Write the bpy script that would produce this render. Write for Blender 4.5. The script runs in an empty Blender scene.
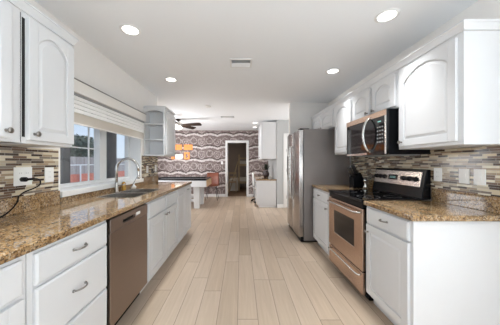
import bpy, bmesh, math, random
from mathutils import Vector, Matrix
random.seed(7)
S = bpy.context.scene
COL = S.collection
PI = math.pi

# ------------------------------------------------------------ camera
cd = bpy.data.cameras.new('camera'); cam = bpy.data.objects.new('camera', cd); COL.objects.link(cam)
cam.location = (0, 0, 1.26); cam.rotation_euler = (PI/2, 0, 0)
cd.sensor_width = 36; cd.lens = 219/500*36; cd.shift_x = 0.018; cd.clip_start = 0.02
S.camera = cam
# ------------------------------------------------------------ view, world, lights
S.view_settings.view_transform = 'Standard'; S.view_settings.look = 'None'
S.view_settings.gamma = 1; S.view_settings.use_curve_mapping = False
S.view_settings.exposure = 0.72
S.cycles.use_denoising = True
S.cycles.max_bounces = 10; S.cycles.diffuse_bounces = 6; S.cycles.caustics_reflective = False; S.cycles.caustics_refractive = False
w = bpy.data.worlds.new('world'); S.world = w; w.use_nodes = True
wn = w.node_tree.nodes; wl = w.node_tree.links
bg = wn['Background']; bg.inputs['Strength'].default_value = 0.75
tc = wn.new('ShaderNodeTexCoord'); sx = wn.new('ShaderNodeSeparateXYZ'); rp = wn.new('ShaderNodeValToRGB')
wl.new(tc.outputs['Generated'], sx.inputs[0]); wl.new(sx.outputs['Z'], rp.inputs[0]); wl.new(rp.outputs[0], bg.inputs[0])
e = rp.color_ramp.elements
e[0].position = 0.0; e[0].color = (0.62, 0.72, 0.82, 1); e[1].position = 0.5; e[1].color = (0.30, 0.50, 0.85, 1)

def area(name, loc, rot, sx_, sy_, power, color=(1, 1, 1), shape='RECTANGLE', spread=PI):
    l = bpy.data.lights.new(name, 'AREA'); l.shape = shape; l.size = sx_; l.size_y = sy_; l.energy = power
    l.color = color; l.spread = spread
    o = bpy.data.objects.new(name, l); COL.objects.link(o); o.location = loc; o.rotation_euler = rot
    return o
sun = bpy.data.lights.new('sun', 'SUN'); sun.energy = 2.2; sun.angle = 0.01; sun.color = (1, .96, .9)
so = bpy.data.objects.new('sun', sun); COL.objects.link(so); so.rotation_euler = (math.radians(-38), math.radians(12), 0); so.location = (-6, -3, 8)
P_BACK, P_UP, P_POOL, P_CAN, P_HALL, P_SIDEL, P_SIDER, P_REAR = 3, 76, 42, 2.3, 12, 13, 20, 3
XLW, XRW = -1.47, 1.695
area('daylight_patio_door', (0.1, -2.94, 1.2), (PI/2, 0, 0), 2.7, 2.1, P_BACK, (0.8, 0.9, 1))
area('ceiling_fill', (0.1, -2.70, 0.30), (PI, 0, 0), 2.6, .5, P_UP, (0.78, 0.9, 1))  # added fill lamp facing straight up to brighten the ceiling
area('pool_room_fill', (-2.56, 5.9, 1.4), (0, -PI/2, .452), 1.5, 2.0, P_POOL, (.95, .97, 1))  # fill lamp added for the pool room, its source unseen
area('side_fill_left', (XLW, -2.0, 1.45), (0, -PI/2, 0), 1.2, 1.1, P_SIDEL, (.84, .93, 1))  # added side fill lamp, mounted on a solid wall
area('side_fill_right', (XRW, -0.3, 1.45), (0, PI/2, 0), 1.3, 1.9, P_SIDER, (.84, .93, 1))  # second added side fill, no opening behind it
area('hall_fill', (2.47, 5.25, 1.4), (0, PI/2, 0), 1.6, 1.3, P_HALL, (.95, .97, 1))  # fill lamp added in the hall to brighten the middle zone
area('bedroom_area_lamp', (-1.1, 9.6, 2.3), (0, 0, 0), 0.6, 0.6, 4, (1, .9, .8))  # warm area lamp facing down, just below the bedroom ceiling

# ------------------------------------------------------------ material helpers
class M:
    def __init__(s, name):
        s.m = bpy.data.materials.new(name); s.m.use_nodes = True
        s.t = s.m.node_tree; s.b = s.t.nodes['Principled BSDF']
    def n(s, t, **k):
        x = s.t.nodes.new(t)
        for a, b in k.items(): setattr(x, a, b)
        return x
    def l(s, a, b): s.t.links.new(a, b)
    def math(s, op, a, b=None, c=None):
        x = s.n('ShaderNodeMath', operation=op)
        for i, v in enumerate((a, b, c)):
            if v is None: continue
            if isinstance(v, (int, float)): x.inputs[i].default_value = v
            else: s.l(v, x.inputs[i])
        return x.outputs[0]
    def pos(s):
        g = s.n('ShaderNodeNewGeometry'); p = s.n('ShaderNodeSeparateXYZ'); s.l(g.outputs['Position'], p.inputs[0])
        return g.outputs['Position'], p.outputs['X'], p.outputs['Y'], p.outputs['Z']
    def comb(s, a, b, c=0.0):
        x = s.n('ShaderNodeCombineXYZ')
        for i, v in enumerate((a, b, c)):
            if isinstance(v, (int, float)): x.inputs[i].default_value = v
            else: s.l(v, x.inputs[i])
        return x.outputs[0]
    def white(s, v, dim='3D'):
        x = s.n('ShaderNodeTexWhiteNoise', noise_dimensions=dim)
        s.l(v, x.inputs['Vector' if dim != '1D' else 'W']); return x.outputs['Value']
    def noise(s, v, scale, detail=4, rough=.5, dist=0):
        x = s.n('ShaderNodeTexNoise'); s.l(v, x.inputs['Vector']); x.inputs['Scale'].default_value = scale
        x.inputs['Detail'].default_value = detail; x.inputs['Roughness'].default_value = rough; x.inputs['Distortion'].default_value = dist
        return x.outputs['Fac']
    def ramp(s, v, stops, const=False):
        x = s.n('ShaderNodeValToRGB'); s.l(v, x.inputs[0]); r = x.color_ramp
        if const: r.interpolation = 'CONSTANT'
        while len(r.elements) < len(stops): r.elements.new(0.5)
        for el, (p, c) in zip(r.elements, stops): el.position = p; el.color = (*c, 1)
        return x.outputs[0]
    def mix(s, f, a, b, mode='MIX'):
        x = s.n('ShaderNodeMix', data_type='RGBA', blend_type=mode)
        for i, v in ((0, f), (6, a), (7, b)):
            if isinstance(v, (int, float)): x.inputs[i].default_value = v
            elif isinstance(v, tuple): x.inputs[i].default_value = (*v, 1)
            else: s.l(v, x.inputs[i])
        return x.outputs[2]
    def base(s, v):
        if isinstance(v, tuple): s.b.inputs['Base Color'].default_value = (*v, 1)
        else: s.l(v, s.b.inputs['Base Color'])
    def bump(s, h, strength=.2, dist=.002):
        x = s.n('ShaderNodeBump'); s.l(h, x.inputs['Height']); x.inputs['Strength'].default_value = strength
        x.inputs['Distance'].default_value = dist; s.l(x.outputs[0], s.b.inputs['Normal'])
    def set(s, rough=.5, metal=0, spec=None):
        s.b.inputs['Roughness'].default_value = rough; s.b.inputs['Metallic'].default_value = metal
        if spec is not None: s.b.inputs['Specular IOR Level'].default_value = spec

def simple(name, col, rough=.5, metal=0, var=0.04, scale=6, spec=None):
    q = M(name); p, *_ = q.pos(); f = q.noise(p, scale, 3)
    lo = tuple(c*(1-var) for c in col); hi = tuple(min(1, c*(1+var)) for c in col)
    q.base(q.ramp(f, [(.3, lo), (.7, hi)])); q.set(rough, metal, spec); return q.m
def emit(name, col, strength):
    q = M(name); q.base(tuple(c*.5 for c in col)); q.b.inputs['Emission Color'].default_value = (*col, 1)
    q.b.inputs['Emission Strength'].default_value = strength; return q.m

MW = simple('white_paint', (.68, .683, .69), .35, var=.01, spec=.4)
WALL = simple('wall_paint', (.84, .815, .785), .8, var=.01)
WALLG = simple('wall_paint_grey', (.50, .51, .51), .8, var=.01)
CEIL = M('ceiling_paint')
_p, *_ = CEIL.pos(); CEIL.base((.91, .93, .95)); CEIL.set(.85); CEIL.bump(CEIL.noise(_p, 60, 4), .15, .002); CEIL = CEIL.m
TRIM = simple('trim_white', (.82, .82, .81), .4, var=.01)
DARK = simple('hollow_shade', (.012, .010, .009), .8)  # near-black colour standing in for shade inside hollows
BLACK = simple('black_plastic', (.005, .005, .006), .22, spec=.15)
BLACKM = simple('black_metal', (.02, .02, .02), .4)
GLASSB = simple('black_glass', (.004, .004, .005), .05, var=.0, spec=.4)
CHROME = simple('brushed_nickel', (.62, .60, .57), .25, 1)
DNICK = simple('dark_nickel', (.30, .28, .26), .3, 1)
PLATE = simple('plate_white', (.86, .86, .84), .35, var=.0)
GREYAL = simple('soft_grey', (.35, .35, .35), .5)
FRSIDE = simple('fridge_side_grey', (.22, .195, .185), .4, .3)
BLADE = simple('fan_blade_brown', (.03, .018, .013), .55, spec=.2)
RUST = simple('rust_leather', (.22, .065, .035), .45, var=.15, scale=12)
OAK = simple('light_oak', (.62, .42, .24), .45, var=.12, scale=9)
WOODD = simple('bed_wood', (.55, .42, .26), .5, var=.1)
LINEN = simple('linen_white', (.75, .70, .62), .9)
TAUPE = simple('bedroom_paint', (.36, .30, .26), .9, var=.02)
SHADEW = simple('shade_white', (.95, .95, .93), .7, var=.0)
SHADEB = simple('shade_sheer_beige', (.62, .57, .50), .8, var=.02)
VAL = simple('valance_cream', (.84, .81, .77), .6, var=.0)
FELT = simple('felt_grey', (.025, .028, .03), .95)
AMBER = simple('amber_soap', (.55, .30, .05), .2)
LEAF = simple('leaf_dark', (.035, .05, .03), .6, var=.4, scale=30)
VASE = simple('vase_dark', (.05, .03, .03), .35)
CAN = emit('can_lens', (1, .97, .92), 3)
FANL = emit('fan_glass', (1, .92, .82), 2)
ORANGE = emit('orange_glass', (1, .33, .07), .45)
WHITEL = emit('white_glass', (1, .93, .85), .8)
SOFF = simple('patio_soffit', (.42, .43, .45), .8)
POSTG = simple('patio_post_grey', (.17, .165, .165), .7, var=.05)
FENCE = M('outdoor_fence_wood'); _p, x_, y_, z_ = FENCE.pos()
FENCE.base(FENCE.ramp(FENCE.white(FENCE.comb(FENCE.math('FLOOR', FENCE.math('MULTIPLY', y_, 7)), 0)), [(0, (.30, .26, .24)), (1, (.46, .42, .39))])); FENCE = FENCE.m
REDF = simple('orange_mesh', (.62, .20, .13), .7, var=.2, scale=20)
CONC = simple('concrete', (.50, .47, .44), .85, var=.1, scale=3)
TREEL = simple('tree_leaf', (.10, .13, .09), .8, var=.4, scale=5)
TRUNK = simple('tree_bark', (.12, .09, .07), .9)

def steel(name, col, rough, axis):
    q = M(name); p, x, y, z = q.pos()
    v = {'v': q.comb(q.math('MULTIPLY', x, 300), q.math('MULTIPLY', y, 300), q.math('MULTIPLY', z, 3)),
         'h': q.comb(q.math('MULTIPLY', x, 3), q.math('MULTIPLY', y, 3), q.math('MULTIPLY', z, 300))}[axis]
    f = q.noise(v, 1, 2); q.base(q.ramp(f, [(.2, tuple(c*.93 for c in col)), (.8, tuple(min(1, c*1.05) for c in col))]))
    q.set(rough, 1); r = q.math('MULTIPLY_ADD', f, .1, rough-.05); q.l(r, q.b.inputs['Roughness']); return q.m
STEEL = steel('stainless_steel_floor_cast', (.58, .42, .325), .22, 'h')  # coppery reflection of the floor is tinted into the base colour
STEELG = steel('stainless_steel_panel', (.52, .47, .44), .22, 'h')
STEELV = steel('stainless_steel_fridge', (.46, .43, .41), .2, 'v')
STEELD = steel('dishwasher_steel_floor_cast', (.30, .235, .20), .33, 'h')  # brown floor reflection is put into this base colour

def granite():
    q = M('granite'); p, *_ = q.pos()
    a = q.noise(p, 30, 6, .7, .4); b = q.noise(p, 75, 5, .7); 
    c = q.ramp(a, [(.30, (.12, .06, .025)), (.42, (.27, .155, .065)), (.54, (.37, .235, .11)), (.66, (.43, .30, .165)), (.8, (.48, .40, .29))])
    v = q.n('ShaderNodeTexVoronoi'); q.l(p, v.inputs['Vector']); v.inputs['Scale'].default_value = 150
    sp = q.n('ShaderNodeSeparateColor'); q.l(v.outputs['Color'], sp.inputs[0])
    c = q.mix(q.math('MULTIPLY', q.math('GREATER_THAN', sp.outputs[0], .82), .6), c, (.50, .41, .30))
    c = q.mix(q.math('MULTIPLY', q.math('LESS_THAN', sp.outputs[1], .20), .8), c, (.06, .035, .02))
    c = q.mix(q.math('MULTIPLY', q.math('GREATER_THAN', b, .58), .8), c, (.035, .022, .015))
    q.base(c); q.set(.06, 0, .75); return q.m
GRAN = granite()

def mosaic():
    q = M('glass_mosaic'); p, x, y, z = q.pos()
    H = .0165
    r = q.math('DIVIDE', z, H); row = q.math('FLOOR', r); fr = q.math('FRACT', r)
    rnd = q.white(q.comb(row, 3.3)); rnd2 = q.white(q.comb(row, 9.1))
    ln = q.math('MULTIPLY_ADD', rnd2, .05, .065)
    u = q.math('DIVIDE', q.math('ADD', y, rnd), ln); cl = q.math('FLOOR', u); fu = q.math('FRACT', u)
    k = q.white(q.comb(cl, row, 1.7))
    c = q.ramp(k, [(0, (.34, .25, .16)), (.16, (.045, .025, .015)), (.30, (.62, .53, .37)), (.44, (.15, .09, .055)), (.58, (.50, .42, .30)), (.72, (.20, .16, .125)), (.82, (.72, .66, .52)), (.92, (.07, .04, .025))], True)
    g = q.math('MAXIMUM', q.math('LESS_THAN', fr, .10), q.math('LESS_THAN', fu, .02))
    c = q.mix(g, c, (.50, .47, .42)); q.base(c)
    q.l(q.math('MULTIPLY_ADD', g, .5, .15), q.b.inputs['Roughness'])
    return q.m
MOS = mosaic()

def floor_mat():
    q = M('plank_floor'); p, x, y, z = q.pos()
    W, L = .165, 1.22
    a = q.math('DIVIDE', q.math('ADD', x, .03), W); ci = q.math('FLOOR', a); fa = q.math('FRACT', a)
    off = q.white(q.comb(ci, 1.1)); b = q.math('ADD', q.math('DIVIDE', y, L), off); ri = q.math('FLOOR', b); fb = q.math('FRACT', b)
    k = q.white(q.comb(ci, ri, 5.5))
    gv = q.comb(q.math('MULTIPLY', x, 26), q.math('MULTIPLY', y, 1.6), q.math('MULTIPLY', k, 30))
    g = q.noise(gv, 1, 5, .6, .5)
    c = q.ramp(k, [(0, (.48, .365, .26)), (.35, (.59, .465, .35)), (.7, (.66, .53, .41)), (1, (.53, .40, .285))])
    c = q.mix(q.math('MULTIPLY', g, .7), c, (.29, .215, .155))
    s = q.math('MAXIMUM', q.math('LESS_THAN', fa, .022), q.math('LESS_THAN', fb, .0035))
    c = q.mix(q.math('MULTIPLY', s, .9), c, (.11, .08, .06)); q.base(c); q.set(.36, 0, .4)
    q.bump(q.math('SUBTRACT', g, s), .12, .002)
    return q.m
FLOOR = floor_mat()

def wallpaper():
    q = M('damask_wallpaper'); p, x, y, z = q.pos()
    P, Q = .58, .47
    nz = q.math('MULTIPLY', q.math('SUBTRACT', q.noise(p, 16, 3, .6), .5), .22)
    sc = q.math('ABSOLUTE', q.math('COSINE', q.math('MULTIPLY', x, PI/P)))
    b = q.math('FRACT', q.math('ADD', q.math('SUBTRACT', q.math('DIVIDE', z, Q), q.math('MULTIPLY', sc, .13)), q.math('ADD', nz, .35)))
    band = q.math('LESS_THAN', q.math('ABSOLUTE', q.math('SUBTRACT', b, .12)), .075)
    dark = q.math('LESS_THAN', q.math('ABSOLUTE', q.math('SUBTRACT', b, .245)), .045)
    dx = q.math('SUBTRACT', q.math('FRACT', q.math('DIVIDE', x, P)), .5); dx2 = q.math('SUBTRACT', q.math('FRACT', q.math('ADD', q.math('DIVIDE', x, P), .5)), .5)
    dz = q.math('SUBTRACT', b, .60)
    def rad(dx, k): return q.math('ADD', q.math('SQRT', q.math('ADD', q.math('POWER', q.math('MULTIPLY', dx, k), 2), q.math('POWER', dz, 2))), nz)
    r1 = rad(dx, 1.25); r2 = rad(dx2, 1.25)
    g1 = q.math('LESS_THAN', q.math('ABSOLUTE', q.math('SUBTRACT', r1, .27)), .035)
    g2 = q.math('LESS_THAN', q.math('ABSOLUTE', q.math('SUBTRACT', r2, .24)), .035)
    g3 = q.math('LESS_THAN', q.math('ABSOLUTE', q.math('SUBTRACT', r1, .11)), .035)
    v = q.noise(p, 34, 4, .7)
    k = q.math('MAXIMUM', q.math('MULTIPLY', band, .8), q.math('MULTIPLY', q.math('MAXIMUM', g1, q.math('MAXIMUM', g2, g3)), .45))
    k = q.math('ADD', q.math('SUBTRACT', q.math('MULTIPLY_ADD', k, .75, .22), q.math('MULTIPLY', dark, .25)), q.math('MULTIPLY', q.math('SUBTRACT', v, .5), 1.5))
    q.base(q.ramp(k, [(.0, (.075, .052, .048)), (.25, (.22, .165, .155)), (.6, (.42, .36, .345)), (.95, (.70, .65, .63))]))
    q.set(.5, 0, .3); return q.m
WPAP = wallpaper()
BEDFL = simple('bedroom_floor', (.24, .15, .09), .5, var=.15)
GLASS = M('window_glass')
_tr = GLASS.n('ShaderNodeBsdfTransparent'); _gl = GLASS.n('ShaderNodeBsdfGlossy'); _gl.inputs['Roughness'].default_value = .02
_mx = GLASS.n('ShaderNodeMixShader'); _mx.inputs[0].default_value = .05
GLASS.l(_tr.outputs[0], _mx.inputs[1]); GLASS.l(_gl.outputs[0], _mx.inputs[2])
GLASS.l(_mx.outputs[0], GLASS.t.nodes['Material Output'].inputs['Surface']); GLASS = GLASS.m
_i = None

# ------------------------------------------------------------ mesh helpers
OFF = {}
def FR(X):  # facing -X, u = y, v = z
    return lambda u, v, n: Vector((X-n, u, v))
def FL(X):  # facing +X
    return lambda u, v, n: Vector((X+n, u, v))
def FF(Y):  # facing -Y, u = x
    return lambda u, v, n: Vector((u, Y-n, v))
def FU(Z):  # up
    return lambda u, v, n: Vector((u, v, Z+n))
ID = lambda x, y, z: Vector((x, y, z))

class MB:
    def __init__(s): s.bm = bmesh.new()
    def box(s, a, b, F=ID):
        (x0, y0, z0), (x1, y1, z1) = a, b
        v = [s.bm.verts.new(F(x, y, z)) for x in (x0, x1) for y in (y0, y1) for z in (z0, z1)]
        for f in ((0, 1, 3, 2), (4, 6, 7, 5), (0, 4, 5, 1), (2, 3, 7, 6), (0, 2, 6, 4), (1, 5, 7, 3)):
            s.bm.faces.new([v[i] for i in f])
        return s
    def prism(s, pts, n0, n1, F=ID, top=None):
        top = top or pts
        a = [s.bm.verts.new(F(u, v, n0)) for u, v in pts]; b = [s.bm.verts.new(F(u, v, n1)) for u, v in top]
        k = len(pts)
        s.bm.faces.new(a); s.bm.faces.new(b[::-1])
        for i in range(k): s.bm.faces.new((a[i], b[i], b[(i+1) % k], a[(i+1) % k]))
        return s
    def ring(s, o, r, ax, seg, ref=None):
        ax = ax.normalized(); ref = ref or (Vector((0, 0, 1)) if abs(ax.z) < .9 else Vector((1, 0, 0)))
        e1 = ax.cross(ref).normalized(); e2 = ax.cross(e1)
        return [s.bm.verts.new(o + (e1*math.cos(2*PI*i/seg)+e2*math.sin(2*PI*i/seg))*r) for i in range(seg)]
    def lathe(s, o, ax, prof, seg=20):
        o = Vector(o); ax = Vector(ax).normalized(); rs = [s.ring(o+ax*h, max(r, 1e-4), ax, seg) for r, h in prof]
        for a, b in zip(rs, rs[1:]):
            for i in range(seg):
                f = s.bm.faces.new((a[i], a[(i+1) % seg], b[(i+1) % seg], b[i])); f.smooth = True
        s.bm.faces.new(rs[0]); s.bm.faces.new(rs[-1][::-1]); return s
    def tube(s, pts, r, seg=10):
        pts = [Vector(p) for p in pts]; rr = r if isinstance(r, (list, tuple)) else [r]*len(pts); rs = []
        d0 = (pts[1]-pts[0]).normalized(); ref = Vector((0, 0, 1)) if abs(d0.z) < .9 else Vector((1, 0, 0))
        e1 = d0.cross(ref).normalized()
        for i, p in enumerate(pts):
            d = (pts[min(i+1, len(pts)-1)]-pts[max(i-1, 0)]).normalized()
            e1 = (e1 - d*e1.dot(d)).normalized(); e2 = d.cross(e1)
            rs.append([s.bm.verts.new(p+(e1*math.cos(2*PI*j/seg)+e2*math.sin(2*PI*j/seg))*rr[i]) for j in range(seg)])
        for a, b in zip(rs, rs[1:]):
            for j in range(seg):
                f = s.bm.faces.new((a[j], a[(j+1) % seg], b[(j+1) % seg], b[j])); f.smooth = True
        s.bm.faces.new(rs[0]); s.bm.faces.new(rs[-1][::-1]); return s
    def grid(s, us, vs, holes, n0, n1, F):
        """slab over a grid with missing cells, welded"""
        ok = lambda i, j: 0 <= i < len(us)-1 and 0 <= j < len(vs)-1 and (i, j) not in holes
        V = {}
        def g(i, j, k):
            if (i, j, k) not in V: V[(i, j, k)] = s.bm.verts.new(F(us[i], vs[j], (n0, n1)[k]))
            return V[(i, j, k)]
        for i in range(len(us)-1):
            for j in range(len(vs)-1):
                if not ok(i, j): continue
                for k in (0, 1): s.bm.faces.new((g(i, j, k), g(i+1, j, k), g(i+1, j+1, k), g(i, j+1, k)))
                for (di, dj, a, b) in ((-1, 0, (i, j), (i, j+1)), (1, 0, (i+1, j), (i+1, j+1)), (0, -1, (i, j), (i+1, j)), (0, 1, (i, j+1), (i+1, j+1))):
                    if not ok(i+di, j+dj): s.bm.faces.new((g(*a, 0), g(*b, 0), g(*b, 1), g(*a, 1)))
        return s
    def build(s, name, mat, parent=None, bevel=0, seg=2, subsurf=0, smooth=False):
        bmesh.ops.recalc_face_normals(s.bm, faces=s.bm.faces)
        off = OFF.get(parent.name, Vector()) if parent else None
        if parent is None:
            xs = [v.co for v in s.bm.verts]
            off = Vector(((min(v.x for v in xs)+max(v.x for v in xs))/2, (min(v.y for v in xs)+max(v.y for v in xs))/2, min(v.z for v in xs)))
        for v in s.bm.verts: v.co -= off
        me = bpy.data.meshes.new(name); s.bm.to_mesh(me); s.bm.free(); me.materials.append(mat)
        if smooth:
            for p in me.polygons: p.use_smooth = True
        o = bpy.data.objects.new(name, me); COL.objects.link(o)
        if parent: o.parent = parent
        else: o.location = off
        OFF[o.name] = off
        if bevel:
            b = o.modifiers.new('bevel', 'BEVEL'); b.width = bevel; b.segments = seg; b.limit_method = 'ANGLE'; b.angle_limit = .6
        if subsurf:
            b = o.modifiers.new('sub', 'SUBSURF'); b.levels = subsurf; b.render_levels = subsurf
        return o

def tag(o, label, cat, group=None):
    o['label'] = label; o['category'] = cat
    if group: o['group'] = group
    return o
def thing(name, label, cat, loc, group=None):
    o = bpy.data.objects.new(name, None); COL.objects.link(o); o.location = loc; o.empty_display_size = .1
    OFF[o.name] = Vector(loc); return tag(o, label, cat, group)
def struct(name, mb, mat, bevel=0, parent=None):
    o = mb.build(name, mat, parent, bevel); 
    if parent is None: o['kind'] = 'structure'
    return o
def dup(root, loc, label, rz=None, group=None):
    r = root.copy(); COL.objects.link(r); r.location = loc; r['label'] = label
    if rz is not None: r.rotation_euler = (0, 0, rz)
    if group: r['group'] = group
    for ch in list(root.children):
        c = ch.copy(); COL.objects.link(c); c.parent = r
        for g in ch.children:
            d = g.copy(); COL.objects.link(d); d.parent = c
    return r

# ------------------------------------------------------------ structure
CH = 2.446; YB = 8.07; XL, XR = -1.51, 1.735; YF = -3.0; YE = 3.95
W0, W1, WZ0, WZ1 = 1.83, 3.30, 1.00, 1.98   # kitchen window opening
PX0, PX1 = -1.72, -3.72   # slanted pool room wall runs from (PX0, YE) to (PX1, YB)
shell = [(PX0-.12, YF-.12), (2.62, YF-.12), (2.62, YB+.12), (PX1-.18, YB+.12), (PX0-.12, YE)]
struct('floor', MB().prism(shell, -.1, 0), FLOOR)
struct('ceiling', MB().prism(shell, CH, CH+.1), CEIL)
struct('wall_left', MB().grid([YF, W0, W1, YE], [0, WZ0, WZ1, CH], {(1, 1)}, 0, .20, lambda u, v, n: Vector((XL-n, u, v))), WALL)
struct('wall_right', MB().box((XR, YF, 0), (XR+.12, 4.45, CH)), WALL)
struct('wall_front', MB().grid([XL-.2, -1.25, 1.45, XR+.12], [0, 2.25, CH], {(1, 0)}, 0, .12, lambda u, v, n: Vector((u, YF-n, v))), WALL)
struct('wall_fridge_side', MB().box((.97, 4.345, 0), (XR, 4.45, CH)), WALL)
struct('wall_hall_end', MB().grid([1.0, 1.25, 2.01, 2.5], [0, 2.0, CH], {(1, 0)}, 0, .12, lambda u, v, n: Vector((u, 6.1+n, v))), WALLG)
struct('wall_hall_right', MB().box((2.5, 4.45, 0), (2.62, 6.22, CH)), WALL)
struct('wall_hall_near', MB().box((XR+.12, 4.33, 0), (2.62, 4.45, CH)), WALL)
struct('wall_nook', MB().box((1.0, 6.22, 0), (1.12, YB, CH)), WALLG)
struct('wall_back', MB().grid([-3.72, -.505, .217, 1.12], [0, 2.0, CH], {(1, 0)}, 0, .12, lambda u, v, n: Vector((u, YB+n, v))), WPAP)
pdv = Vector((PX1-PX0, YB-YE, 0)); pL = pdv.length; pdv.normalize(); pnv = Vector((-pdv.y, pdv.x, 0))
PF = lambda u, v, n: Vector((PX0, YE, 0))+pdv*u+pnv*n+Vector((0, 0, v))
struct('wall_pool_left', MB().grid([0, 1.1, 3.2, pL], [0, .65, 2.15, CH], {(1, 1)}, 0, .12, PF), WALL)
# bedroom
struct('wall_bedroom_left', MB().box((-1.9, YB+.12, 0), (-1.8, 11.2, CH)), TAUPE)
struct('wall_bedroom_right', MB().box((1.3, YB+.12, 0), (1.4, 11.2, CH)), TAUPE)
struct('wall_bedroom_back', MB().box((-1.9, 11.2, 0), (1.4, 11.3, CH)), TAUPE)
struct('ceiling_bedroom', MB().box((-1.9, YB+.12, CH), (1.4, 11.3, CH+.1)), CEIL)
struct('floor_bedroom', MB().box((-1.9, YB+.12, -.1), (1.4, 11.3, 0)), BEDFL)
# trim
def casing(name, x0, x1, z1, Y, w_=.07, t=.018):
    m = MB().box((x0-w_, Y-t, 0), (x0, Y, z1+w_)).box((x1, Y-t, 0), (x1+w_, Y, z1+w_)).box((x0, Y-t, z1), (x1, Y, z1+w_))
    m.box((x0-.001, Y-.001, 0), (x0+.015, Y+.12, z1)).box((x1-.015, Y-.001, 0), (x1+.001, Y+.12, z1)).box((x0, Y-.001, z1-.015), (x1, Y+.12, z1+.001))
    struct(name, m, TRIM, .003)
casing('trim_1', -.505, .217, 2.0, YB)
casing('trim_2', 1.25, 2.01, 2.0, 6.1)
struct('baseboard_back', MB().box((-3.65, YB-.014, 0), (-.58, YB, .10)).box((.29, YB-.014, 0), (.45, YB, .10)), TRIM, .003)
struct('baseboard_hall', MB().box((1.0, 6.086, 0), (1.178, 6.1, .10)), TRIM, .003)
struct('baseboard_fridge_side', MB().box((.956, 4.345, 0), (.97, 4.45, .10)).box((.956, 4.45, 0), (XR, 4.464, .10)), TRIM, .003)
# hall door, six-panel like
dm = MB().box((1.27, 6.125, .01), (1.99, 6.16, 1.985))
F = FF(6.125)
for (u0, u1) in ((1.36, 1.60), (1.67, 1.91)):
    for (v0, v1) in ((.2, .85), (1.0, 1.5), (1.62, 1.88)): dm.prism([(u0, v0), (u1, v0), (u1, v1), (u0, v1)], 0, .006, F, [(u0+.03, v0+.03), (u1-.03, v0+.03), (u1-.03, v1-.03), (u0+.03, v1-.03)])
d1 = struct('door_1', dm, TRIM, .002)
for z in (.25, 1.0, 1.55): MB().box((1.262, 6.108, z), (1.275, 6.124, z+.09)).build('hinge', DNICK, d1)
MB().lathe((1.93, 6.125, .95), (0, -1, 0), [(.03, 0), (.03, .005), (.012, .01), (.012, .03), (.028, .04), (.026, .06), (.008, .066)]).build('door_knob', CHROME, d1)
# bedroom door, standing open inside the bedroom
d2 = struct('door_2', MB().box((-.545, YB+.13, .01), (-.51, YB+.86, 1.985)), TRIM, .003)
MB().lathe((-.51, YB+.79, .95), (1, 0, 0), [(.012, 0), (.012, .03), (.028, .04), (.026, .06), (.008, .066)]).build('door_knob', DNICK, d2)

# patio door frame behind the camera
w0 = struct('window_2', MB().box((-1.25, YF-.09, 0), (-1.19, YF-.03, 2.25)).box((1.39, YF-.09, 0), (1.45, YF-.03, 2.25)).box((-1.19, YF-.09, 2.19), (1.39, YF-.03, 2.25)).box((-1.19, YF-.09, 0), (1.39, YF-.03, .05)).box((.07, YF-.09, .05), (.13, YF-.03, 2.19)), TRIM)
for nm, ya_, yb2, F_ in (('fill_frame_left', -2.55, -1.45, FL(XL)), ('fill_frame_right', -1.25, .65, FR(XR))):  # unseen flat frames added around the side fill lamps
    struct(nm, MB().grid([ya_-.07, ya_, yb2, yb2+.07], [.78, .85, 2.05, 2.12], {(1, 1)}, 0, .03, F_), TRIM, .003)
# unseen pool room window, added to go with its fill lamp
struct('pool_fill_frame', MB().grid([1.1, 1.16, 2.12, 2.18, 3.14, 3.2], [.65, .71, 2.09, 2.15], {(1, 1), (3, 1)}, .03, .09, PF), TRIM)
# kitchen window
XW = XL-.19
wf = MB()
wf.box((XW-.03, W0, WZ0+.02), (XW+.03, W0+.05, WZ1)).box((XW-.03, W1-.05, WZ0+.02), (XW+.03, W1, WZ1))
wf.box((XW-.03, W0+.05, WZ1-.05), (XW+.03, W1-.05, WZ1)).box((XW-.03, W0+.05, WZ0+.02), (XW+.03, W1-.05, WZ0+.055))
wf.box((XW-.03, 2.57, WZ0+.055), (XW+.045, 2.70, WZ1-.05))
win = struct('window_1', wf, TRIM, .004)
MB().box((XW-.005, W0+.05, WZ0+.055), (XW, 2.57, WZ1-.05)).build('pane', GLASS, win)
MB().box((XW-.005, 2.70, WZ0+.055), (XW, W1-.05, WZ1-.05)).build('pane', GLASS, win)
MB().box((XW+.0, 2.428, WZ0+.055), (XW+.014, 2.438, WZ1-.05)).box((XW, W0+.05, 1.410), (XW+.013, 2.57, 1.422)).build('muntin', TRIM, win)
MB().box((XL-.22, W0-.02, WZ0-.03), (XL+.035, W1+.02, WZ0+.02)).build('window_sill', TRIM, win, .004)
MB().box((XL-.16, W1-.014, WZ0+.02), (XL, W1-.002, WZ1)).build('jamb', TRIM, win)

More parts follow.
